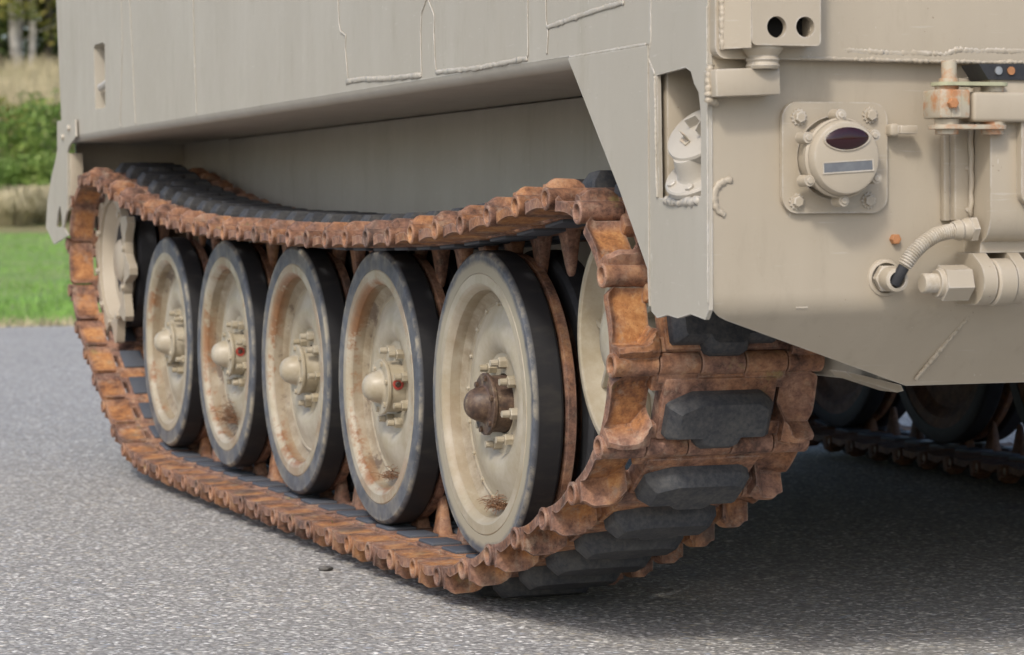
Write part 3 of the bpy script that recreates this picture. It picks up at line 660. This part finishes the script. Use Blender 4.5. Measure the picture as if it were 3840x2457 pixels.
for z in (.775, .826):
    bm = bmesh.new(); cyl(bm, (.421, RY-.0982, z), (.421, RY-.101, z), .019, None, 20); hexnut(bm, (.421, RY-.101, z), (0, -1, 0), .014, .011); part('bolt', bm, M_STEEL if z > .8 else M_PALE, sp)
# latch linkage
bm = bmesh.new(); plate(bm, rrect(.240, .362, RY-.112, RY-.060, .020, 5), [], lambda x, y: (x, y, .9395+.0), (0, 0, .0055)); lat = part('latch_link', bm, M_MOSSY)
bm = bmesh.new(); plate(bm, rrect(.236, .360, RY-.112, RY-.060, .020, 5), [], lambda x, y: (x, y, .8735), (0, 0, .0065)); part('latch_link', bm, M_STAIN)
bm = bmesh.new(); box(bm, .2365, .289, RY-.112, RY-.055, .8895, .9335, .004, 2); box(bm, .256, .272, RY-.1135, RY-.1122, .891, .932, .0004, 1); blk = part('latch_block', bm, M_STAIN)
bm = bmesh.new(); hexnut(bm, (.255, RY-.114, .912), (0, -1, 0), .0085, .009); part('bolt', bm, M_BOLT_RUST, blk)
bm = bmesh.new(); box(bm, .296, .52, RY-.108, RY-.062, .8845, .9305, .006, 3); la = part('latch_arm', bm, M_REAR)
for x in (.262, .342):
    for z0, z1, r0 in ((.8655, .8733, .018), (.8802, .8885, .019), (.9308, .9393, .0185)):
        bm = bmesh.new(); cyl(bm, (x, RY-.086, z0), (x, RY-.086, z1), r0, None, 20); part('pivot_collar', bm, M_STAIN, lat)
bm = bmesh.new(); cyl(bm, (.275, RY-.070, .945), (.275, RY-.070, .952), .0155, None, 20); cyl(bm, (.275, RY-.070, .952), (.275, RY-.070, .979), .012, None, 16); part('latch_pin', bm, M_STAIN, lat)
bm = bmesh.new(); plate(bm, [(.335, .950), (.318, .974), (.52, .976), (.52, .950)], [], lambda x, z: (x, RY-.086, z), (0, .055, 0)); rb = part('rubber_bumper', bm, M_BLACK)
for x in (.352, .374):
    bm = bmesh.new(); cyl(bm, (x, RY-.0865, .964), (x, RY-.0885, .964), .0065, None, 14); part('bolt', bm, M_BOLT_RUST if x > .36 else M_STEEL, rb)

# ---------------------------------------------------------------- road wheels
SP = .684; DZ = [-.0054, -.0083, -.004, .0061, .0117]            # from the rear wheel forward
def tyre_mesh(x0):
    bm = bmesh.new(); lathe(bm, [(x0, .2605), (x0-.0005, .296), (x0+.003, .3015), (x0+.008, .305), (x0+.053, .305), (x0+.058, .302), (x0+.0605, .296), (x0+.0605, .2605)], 96, True); return fin(bm, 'tyre', 30)
def dish_mesh(x0, sgn):
    bm = bmesh.new()
    p = [(.030, .262), (.0005, .2602), (-.001, .258), (-.001, .240), (.001, .2365), (.005, .232), (.0115, .2285), (.013, .2265), (.034, .2235), (.044, .214), (.0475, .2075), (.0485, .2045), (.0435, .2025), (.0425, .199), (.045, .1955), (.0445, .188), (.037, .168), (.031, .148), (.030, .130), (.036, .112), (.046, .101), (.048, .06), (.066, .06), (.068, .215), (.058, .2602)]
    lathe(bm, [(x0+sgn*a, r) for a, r in p], 96, True); return fin(bm, 'wheel_dish', 28)
me_dish = dish_mesh(0, 1); me_tyre = tyre_mesh(0)
bm = bmesh.new(); lathe(bm, [(.066, .20), (.066, .292), (.070, .298), (.086, .298), (.090, .292), (.090, .20)], 72, True); me_wear = fin(bm, 'wear_ring', 30)
me_tyre2 = tyre_mesh(.112)
bm = bmesh.new(); lathe(bm, [(.14, .05), (.114, .10), (.114, .262), (.17, .262), (.165, .23), (.14, .2), (.14, .05)], 64); me_dish2 = fin(bm, 'inner_dish', 30)
bm = bmesh.new(); lathe(bm, [(-.034, 0), (-.0335, .007), (-.0315, .015), (-.027, .0225), (-.020, .0285), (-.010, .033), (.003, .0365), (.006, .0395), (.006, .060), (.0075, .062), (.013, .062), (.0145, .0605), (.0145, .056), (.056, .058)], 40); me_hub = fin(bm, 'hub', 25)
bm = bmesh.new(); cyl(bm, (.16, 0, 0), (.30, 0, 0), .045, .05, 20); sweep(bm, [(.235, 0, 0), (.24, .16, .06), (.26, .32, .11)], lambda i: .05-.004*i, 12); me_arm = fin(bm, 'arm')
bm = bmesh.new(); hexnut(bm, (.047, 0, 0), (-1, 0, 0), .0118, .017); cyl(bm, (.029, 0, 0), (.014, 0, 0), .0075, .0068, 10); me_nut = fin(bm, 'wheel_nut', 30)
bm = bmesh.new(); hexnut(bm, (.0058, 0, 0), (-1, 0, 0), .0062, .005); me_cs = fin(bm, 'cap_screw', 30)
bm = bmesh.new(); lathe(bm, [(.045, .0045), (.041, .0042), (.0395, .002), (.039, 0)], 8); me_rv = fin(bm, 'rivet', 40)
bm = bmesh.new(); lathe(bm, [(0, .0), (0, .0125), (-.003, .0125), (-.003, .008), (-.0005, .006), (-.0005, 0)], 16); me_plug = fin(bm, 'plug', 30)
bm = bmesh.new(); lathe(bm, [(-.0032, 0), (-.0032, .0045), (-.001, .0078), (-.0006, .0086)], 14); me_plugc = fin(bm, 'plug_centre', 30)
rng = random.Random(5)
def wheel(x, y, z, flip, k):
    f5 = (k == 0 and not flip)
    me = me_dish.copy() if f5 else me_dish
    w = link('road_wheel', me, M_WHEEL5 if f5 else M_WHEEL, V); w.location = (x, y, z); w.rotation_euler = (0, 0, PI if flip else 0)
    sp = rng.random()*6.28
    t = link('tyre', me_tyre.copy() if f5 else me_tyre, M_TYRE5 if f5 else M_TYRE, w)
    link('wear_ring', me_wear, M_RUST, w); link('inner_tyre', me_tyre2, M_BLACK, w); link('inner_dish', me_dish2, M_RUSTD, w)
    link('road_arm', me_arm, M_REAR, w)
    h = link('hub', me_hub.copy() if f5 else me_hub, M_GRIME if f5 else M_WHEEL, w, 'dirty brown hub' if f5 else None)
    if flip: return
    for j in range(8):
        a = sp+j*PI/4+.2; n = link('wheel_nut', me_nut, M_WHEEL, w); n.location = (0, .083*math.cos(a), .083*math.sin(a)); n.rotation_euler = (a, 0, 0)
    for j in range(6):
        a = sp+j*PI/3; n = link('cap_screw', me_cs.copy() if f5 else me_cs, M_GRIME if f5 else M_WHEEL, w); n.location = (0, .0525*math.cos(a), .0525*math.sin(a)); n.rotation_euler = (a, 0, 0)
    if f5:
        for j in range(18):
            a = j*PI/9+.1; n = link('rivet', me_rv, M_WHEEL, w); n.location = (0, .1985*math.cos(a), .1985*math.sin(a))
    if k in (1, 3):
        n = link('plug_ring', me_plug, M_RED, w, 'red ringed plug on the hub'); a = math.radians(8)
        n.location = (.030, -.0570*math.cos(a), .057*math.sin(a)); n.rotation_euler = (0, 0, PI/2+.0)
        n2 = link('grease_plug', me_plugc, M_GRIME, w); n2.location = n.location; n2.rotation_euler = n.rotation_euler
for k in range(5):
    wheel(0, k*SP, .36+.02+DZ[k], False, k); wheel(2.34, k*SP, .376, True, k)

# idler
bm = bmesh.new()
lathe(bm, [(.075, .206), (.012, .206), (.010, .204), (.010, .196), (.013, .193), (.05, .186), (.056, .175), (.055, .10), (.045, .085), (.01, .075), (-.005, .06), (-.012, .035), (-.014, 0)], 80); me_idl = fin(bm, 'idler', 30)
for x, flip in ((0, 0), (2.34, 1)):
    w = link('idler_wheel', me_idl, M_WHEEL5, V); w.location = (x, -.70, .53); w.rotation_euler = (0, 0, PI*flip)
    if flip: continue
    for j in range(10):
        a = j*PI/5+.12; bm = bmesh.new(); m = Matrix.Rotation(a, 4, 'X'); box(bm, .016, .056, .088, .190, -.006, .006, .004, 2, m)
        for v in bm.verts:
            rr = math.hypot(v.co.y, v.co.z)
            if v.co.x < .04: v.co.x += max(0, (rr-.11))*.30
        part('idler_rib', bm, M_WHEEL5, w)
    bm = bmesh.new(); lathe(bm, [(.085, .06), (.09, .20), (.095, .206), (.16, .206), (.165, .19), (.165, .05)], 64); part('inner_idler', bm, M_BLACK, w)
    bm = bmesh.new(); cyl(bm, (.05, 0, 0), (.305, 0, 0), .05, None, 20); part('idler_axle', bm, M_REAR, w)
# sprocket
def spro(n=10, r0=.208, r1=.262, k=8):
    out = []
    for i in range(n):
        for a, r in ((-.5, r0), (-.36, r0-.004), (-.24, r0+.012), (-.13, r1-.012), (-.06, r1), (.06, r1), (.13, r1-.012), (.24, r0+.012), (.36, r0-.004)):
            t = 2*PI*(i+a)/n+.12; out.append((r*math.cos(t), r*math.sin(t)))
    return out
def kidney(a0, a1, ri, ro, n=7):
    return [(ro*math.cos(a0+(a1-a0)*k/n), ro*math.sin(a0+(a1-a0)*k/n)) for k in range(n+1)] + [(ri*math.cos(a1-(a1-a0)*k/n), ri*math.sin(a1-(a1-a0)*k/n)) for k in range(n+1)]
for x, flip in ((0, 0), (2.34, 1)):
    s = bpy.data.objects.new('drive_sprocket', None); 
    bm = bmesh.new(); plate(bm, spro(), [circ(0, 0, .188, 64)], lambda a, b: (-.014, a, b), (.026, 0, 0)); w = part('drive_sprocket', bm, M_REAR); w.location = (x, 3.415, .622); w.rotation_euler = (0, 0, PI*flip)
    bm = bmesh.new(); lathe(bm, [(.011, .189), (.0, .1875), (-.004, .184), (.012, .172), (.030, .160), (.031, .150)], 64); plate(bm, circ(0, 0, .156, 64), [kidney(j*2*PI/5+.3, j*2*PI/5+1.12, .075, .135) for j in range(5)], lambda a, b: (.028, a, b), (.012, 0, 0)); part('sprocket_disc', bm, M_REAR, w)
    bm = bmesh.new(); lathe(bm, [(.03, .070), (.012, .064), (.004, .052), (.002, 0)], 32); part('sprocket_hub', bm, M_REAR, w)
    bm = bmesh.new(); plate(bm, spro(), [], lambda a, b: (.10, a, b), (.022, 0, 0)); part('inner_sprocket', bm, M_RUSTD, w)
    bm = bmesh.new(); lathe(bm, [(.03, .09), (.03, .20), (.034, .212), (.085, .212), (.09, .20), (.09, .09)], 20); part('sprocket_cushion', bm, M_BLACK, w)
    bm = bmesh.new(); cyl(bm, (.12, 0, 0), (.31, 0, 0), .10, .14, 28); part('final_drive', bm, M_REAR, w)
    if not flip:
        for j in range(10):
            a = j*PI/5+.44; bm = bmesh.new(); y, z = .192*math.cos(a), .192*math.sin(a); hexnut(bm, (-.0138, y*1.02, z*1.02), (-1, 0, 0), .011, .010); part('bolt', bm, M_REAR, w)

# ---------------------------------------------------------------- tracks
P_ = .1505
def sstep(x): x = max(0, min(1, x)); return x*x*(3-2*x)
def shoe_mesh():
    bm = bmesh.new(); n = 14; R = .0195
    def tube(v0, v1, u, open0=False, open1=False):
        m = Matrix.Translation((v0, u, 0)); L = v1-v0
        pf = ([(.018, 0), (.018, .0138), (.0015, .0140), (0, .0150), (0, R-.0005), (.0015, R+.0012), (.006, R+.0012), (.008, R)] if open0 else [(0, 0), (0, R-.0015), (.0015, R)]) + \
             ([(L-.002, R), (L, R-.002), (L, .0150), (L-.0015, .0135), (L-.014, .0132), (L-.014, 0)] if open1 else [(L-.0015, R), (L, R-.0015), (L, 0)])
        lathe(bm, pf, n, mat=m)
    for v0, v1, a, b in ((-.0045, .0765, 1, 0), (.155, .234, 0, 0), (.314, .381, 0, 1)): tube(v0, v1, 0, a, b)
    for v0, v1 in ((.0785, .153), (.236, .312)): tube(v0, v1, P_)
    def wing(v0, v1, mirror):
        W_ = v1-v0; nu, nv = 22, 12; top = []; bot = []
        ts = [0, .02, .06, .12, .20, .30, .42, .54, .66, .78, .88, .95, 1.0]
        for i in range(nu+1):
            s = i/nu; rt = []; rb = []
            for j in range(nv+1):
                t = ts[j]; v = W_*t                         # v from the outer edge inwards
                ul = .024+.030*sstep((t-.60)/.40); ub = .130
                if s < .5: u = .004+(ul+.014-.004)*(s/.5)
                else: u = ul+.014+(ub-ul-.014)*((s-.5)/.5)
                g = -.0195+.0085*math.sin(PI*min(1, max(0, u)/ub))*(1-t)**.7
                h = g+.0080
                h += .010*math.exp(-(v/.0075)**2)*sstep((u-.03)/.03)
                h += .011*math.exp(-((ub-u)/.009)**2)
                lip = sstep((ul+.013-u)/.015)*(1-.55*(1-sstep((u-.002)/.012)))
                top_w = (.036-.012*(1-sstep((v-.002)/.020)))*(1-.22*sstep((t-.8)/.2))
                h = max(h, g+.008+(top_w+.011)*lip)
                kb = max(0, min(1, (u-(ub-.017))/.017)); ka = max(0, min(1, (.022-u)/.020))   # rounded outer corners
                vv = v + (1-t)**2*(.013*(1-math.sqrt(1-kb*kb*.96)) + .010*(1-math.sqrt(1-ka*ka*.96)))
                uu = u
                q = v0+vv if not mirror else v1-vv
                rt.append(bm.verts.new((q, uu, h))); rb.append(bm.verts.new((q, uu, g)))
            top.append(rt); bot.append(rb)
        for i in range(nu):
            for j in range(nv):
                bm.faces.new((top[i][j], top[i+1][j], top[i+1][j+1], top[i][j+1])); bm.faces.new((bot[i][j], bot[i][j+1], bot[i+1][j+1], bot[i+1][j]))
        for i in range(nu):
            for j in (0, nv): bm.faces.new((top[i][j], bot[i][j], bot[i+1][j], top[i+1][j]))
        for j in range(nv):
            for i in (0, nu): bm.faces.new((top[i][j], top[i][j+1], bot[i][j+1], bot[i][j]))
    wing(.0025, .0765, False); wing(.3195, .381, True)
    bv = .004
    box(bm, .092, .299, .020, .130, -.0205, .0175, bv)           # block behind the pad
    box(bm, .070, .325, .106, .139, -.0185, .011, bv)           # rails that leave the slots free
    box(bm, .070, .325, .018, .044, -.0185, .010, bv)
    box(bm, .079, .1525, .122, P_-.004, -.017, .015, bv); box(bm, .2365, .311, .122, P_-.004, -.017, .015, bv)
    box(bm, .1555, .2335, .004, .03, -.017, .015, bv)
    # guide horn
    c = (.1905, .076)
    lv = [(-.018, .020, .028), (-.036, .016, .024), (-.085, .010, .014), (-.103, .007, .009), (-.108, .004, .005)]
    rings = []
    for w_, hx, hy in lv: rings.append([bm.verts.new((c[0]+hx*math.copysign(abs(math.cos(a))**.6, math.cos(a)), c[1]+hy*math.copysign(abs(math.sin(a))**.6, math.sin(a)), w_)) for a in [2*PI*k/12+.26 for k in range(12)]])
    for A, B in zip(rings, rings[1:]):
        for k in range(12): bm.faces.new((A[k], A[(k+1) % 12], B[(k+1) % 12], B[k]))
    bm.faces.new(rings[-1])
    return fin(bm, 'track_shoe', 33)
def pad_mesh():
    bm = bmesh.new()
    base = [(.102, .027), (.152, .027), (.159, .012), (.168, .007), (.222, .007), (.231, .012), (.238, .027), (.286, .027), (.291, .032), (.291, .090), (.287, .095), (.271, .106), (.265, .108), (.144, .108), (.136, .105), (.103, .090), (.098, .085), (.098, .032)]
    cxy = (.1945, .068); rings = []
    for w_, s in ((.010, 1.0), (.032, .985), (.0345, .972), (.0520, .78), (.0540, .745)):
        rings.append([bm.verts.new((cxy[0]+(v-cxy[0])*(1-(1-s)*.72), cxy[1]+(u-cxy[1])*s, w_)) for v, u in base])
    n = len(base)
    for A, B in zip(rings, rings[1:]):
        for k in range(n): bm.faces.new((A[k], A[(k+1) % n], B[(k+1) % n], B[k]))
    bm.faces.new(rings[-1]); bm.faces.new(rings[0]); return fin(bm, 'track_pad', 26)
def back_mesh(a, b):
    bm = bmesh.new(); box(bm, a, b, .03, .122, -.027, -.019, .003); return fin(bm, 'backing')
def pin_mesh():
    bm = bmesh.new(); m = Matrix.Translation((.0035, 0, 0)); lathe(bm, [(.02, .0092), (.003, .0092), (.001, .0078), (0, .0075), (0, .004), (.0015, .0035), (.0015, 0)], 14, mat=m)
    m = Matrix.Translation((.381-.0045, 0, 0)) @ Matrix.Rotation(PI, 4, 'Z'); lathe(bm, [(.02, .0105), (.003, .0105), (0, .0088), (0, 0)], 14, mat=m); return fin(bm, 'track_pin', 30)
me_shoe, me_pad, me_back, me_pin = shoe_mesh(), pad_mesh(), (back_mesh(.099, .166), back_mesh(.215, .292)), pin_mesh()
path = [(3.42, .880), (3.25, .864), (3.085, .839), (2.938, .813), (2.789, .792), (2.631, .774), (2.494, .758), (2.34, .746), (2.179, .736), (2.023, .727), (1.874, .72), (1.736, .715), (1.593, .7125), (1.44, .711), (1.28, .707), (1.123, .7025), (.982, .700), (.838, .699), (.685, .700), (.541, .702), (.397, .704), (.243, .708), (.10, .714), (-.05, .723), (-.207, .734), (-.345, .748), (-.494, .765), (-.645, .775),
        (-.790, .748), (-.893, .645), (-.932, .50), (-.876, .36), (-.748, .268), (-.613, .213), (-.474, .165), (-.336, .120), (-.193, .077), (-.06, .044), (.09, .038), (.4, .038), (.8, .038), (1.2, .038), (1.6, .039), (2.0, .040), (2.4, .042), (2.66, .046), (2.80, .058), (2.943, .090), (3.08, .148), (3.211, .215), (3.335, .288), (3.47, .366), (3.59, .445), (3.665, .575), (3.668, .70), (3.60, .81)]
def dense(pts, m=60):
    out = []; N = len(pts)
    for i in range(N):
        p = [Vector((*pts[(i+k) % N], 0)) for k in (-1, 0, 1, 2)]
        for k in range(m):
            t = k/m; out.append(.5*((2*p[1])+(p[2]-p[0])*t+(2*p[0]-5*p[1]+4*p[2]-p[3])*t*t+(3*p[1]-p[0]-3*p[2]+p[3])*t**3))
    return out
D = dense(path)
st = min(range(len(D)), key=lambda i: (D[i]-Vector((-.930, .497, 0))).length); D = D[st:]+D[:st]
def walk(pitch):
    pins = [D[0]]; i = 0
    while True:
        j = i+1
        while j < len(D) and (D[j]-pins[-1]).length < pitch: j += 1
        if j >= len(D): return pins, (D[0]-pins[-1]).length
        a, b = D[j-1], D[j]; la, lb = (a-pins[-1]).length, (b-pins[-1]).length
        pins.append(a.lerp(b, (pitch-la)/max(1e-9, lb-la))); i = j
lo, hi = .1490, .1525; best = None
for k in range(140):
    pt = lo+(hi-lo)*k/139; pins, rem = walk(pt); err = abs(rem-pt)
    if best is None or err < best[0]: best = (err, pt, pins)
PITCH, pins = best[1], best[2]; N = len(pins)
me_shoe_far = me_shoe.copy()
def place_shoe(mat4, detail):
    s = link('track_shoe', me_shoe if detail else me_shoe_far, M_RUST if detail else M_RUSTD, V); s.matrix_local = mat4  # far track's darker rust colour stands in for shade beneath the hull
    p = link('rubber_pad', me_pad, M_PAD, s); [link('rubber_backing', k, M_PADTOP, s) for k in me_back]; q = link('track_pin', me_pin, M_PIN, s)
for i in range(N):
    B, A = pins[i], pins[(i+1) % N]
    U = (Vector((0, B.x, B.y))-Vector((0, A.x, A.y))); k = U.length/P_; U.normalize(); Xx = Vector((1, 0, 0)); Wd = Xx.cross(U)
    m = Matrix((Xx, U*k, Wd)).transposed().to_4x4(); m.translation = Vector((-.10, A.x, A.y)); place_shoe(m, True)
    U = -U; Xx = Vector((-1, 0, 0)); Wd = Xx.cross(U)
    m = Matrix((Xx, U*k, Wd)).transposed().to_4x4(); m.translation = Vector((2.44, B.x, B.y)); place_shoe(m, False)

# ================================================================= SMALL THINGS
def needles(c, n, spread, label, seed, L=.03, mat=M_NEEDLE, up=.3):
    R = random.Random(seed); bm = bmesh.new()
    for i in range(n):
        p = Vector((R.gauss(0, spread[0]), R.gauss(0, spread[1]), abs(R.gauss(0, spread[2]))))
        d = Vector((R.gauss(0, 1), R.gauss(0, 1), R.gauss(0, up))).normalized()*L*R.uniform(.4, 1.1)
        sweep(bm, [p-d*.5, p+Vector((0, 0, .002)), p+d*.5], .0006, 3, False)
    return link('pine_needles', fin(bm, 'needles', 0), mat, label=label, cat='pine needles', group='pine needle litter caught in the road wheels', loc=c)
W0 = lambda k: .38+DZ[k]+GZ
needles((.028, -.012, W0(0)-.208), 150, (.009, .022, .012), 'clump of brown pine needles in the rearmost, largest looking road wheel', 1)
needles((.028, .68, W0(1)-.205), 90, (.008, .016, .010), 'small clump of needles low in the second road wheel from the rear', 2)
needles((.028, 1.37*1.5+.05, W0(3)-.19), 260, (.008, .030, .030), 'large brown mass of litter in the fourth road wheel from the rear', 3)
# weed, stone and twig beside the track
bm = bmesh.new(); sweep(bm, [(0, 0, 0), (-.006, .004, .02), (-.014, .006, .045), (-.02, .01, .075)], .0012, 5); sweep(bm, [(0, 0, .012), (.012, -.003, .024), (.018, -.004, .038)], .001, 5)
weed = bpy.data.objects.new('weed', None); COL.objects.link(weed); weed.location = (-.04, .84, 0); weed['label'] = 'tiny reddish weed sprouting from the asphalt beside the track'; weed['category'] = 'weed'
link('stem', fin(bm, 'stem'), M_WEEDR, weed)
R = random.Random(3)
for i in range(10):
    t = R.random(); c = Vector((-.006, .004, .02)).lerp(Vector((-.02, .01, .078)), t) if i < 7 else Vector((.016, -.004, .03+.004*(i-7)))
    d = Vector((R.uniform(-1, 1), R.uniform(-1, 1), .8)).normalized()*.012; s = d.orthogonal().normalized()*.003
    me = bpy.data.meshes.new('leaf'); me.from_pydata([c, c+d*.5+s, c+d, c+d*.5-s], [], [(0, 1, 2, 3)]); link('leaf', me, M_WEED, weed)
def stone(loc, r, label, seed):
    R = random.Random(seed); bm = bmesh.new(); bmesh.ops.create_icosphere(bm, subdivisions=2, radius=r)
    for v in bm.verts: v.co = Vector((v.co.x*1.25, v.co.y, v.co.z*.45))*(1+R.uniform(-.13, .13))
    return link('stone', fin(bm, 'stone'), M_STONE, label=label, cat='stone', loc=loc)
stone((-.154, .581, .005), .014, 'flat dark pebble lying on the asphalt beside the rusty track', 4)
bm = bmesh.new(); sweep(bm, [(0, 0, .001), (.004, -.03, .006), (.0, -.06, .002)], .0011, 5); sweep(bm, [(.004, -.03, .006), (.018, -.04, .012), (.03, -.05, .003)], .0009, 5)
link('twig', fin(bm, 'twig'), M_NEEDLE, label='thin forked twig on the asphalt under the track edge', cat='twig', loc=(.0, .36, .002))
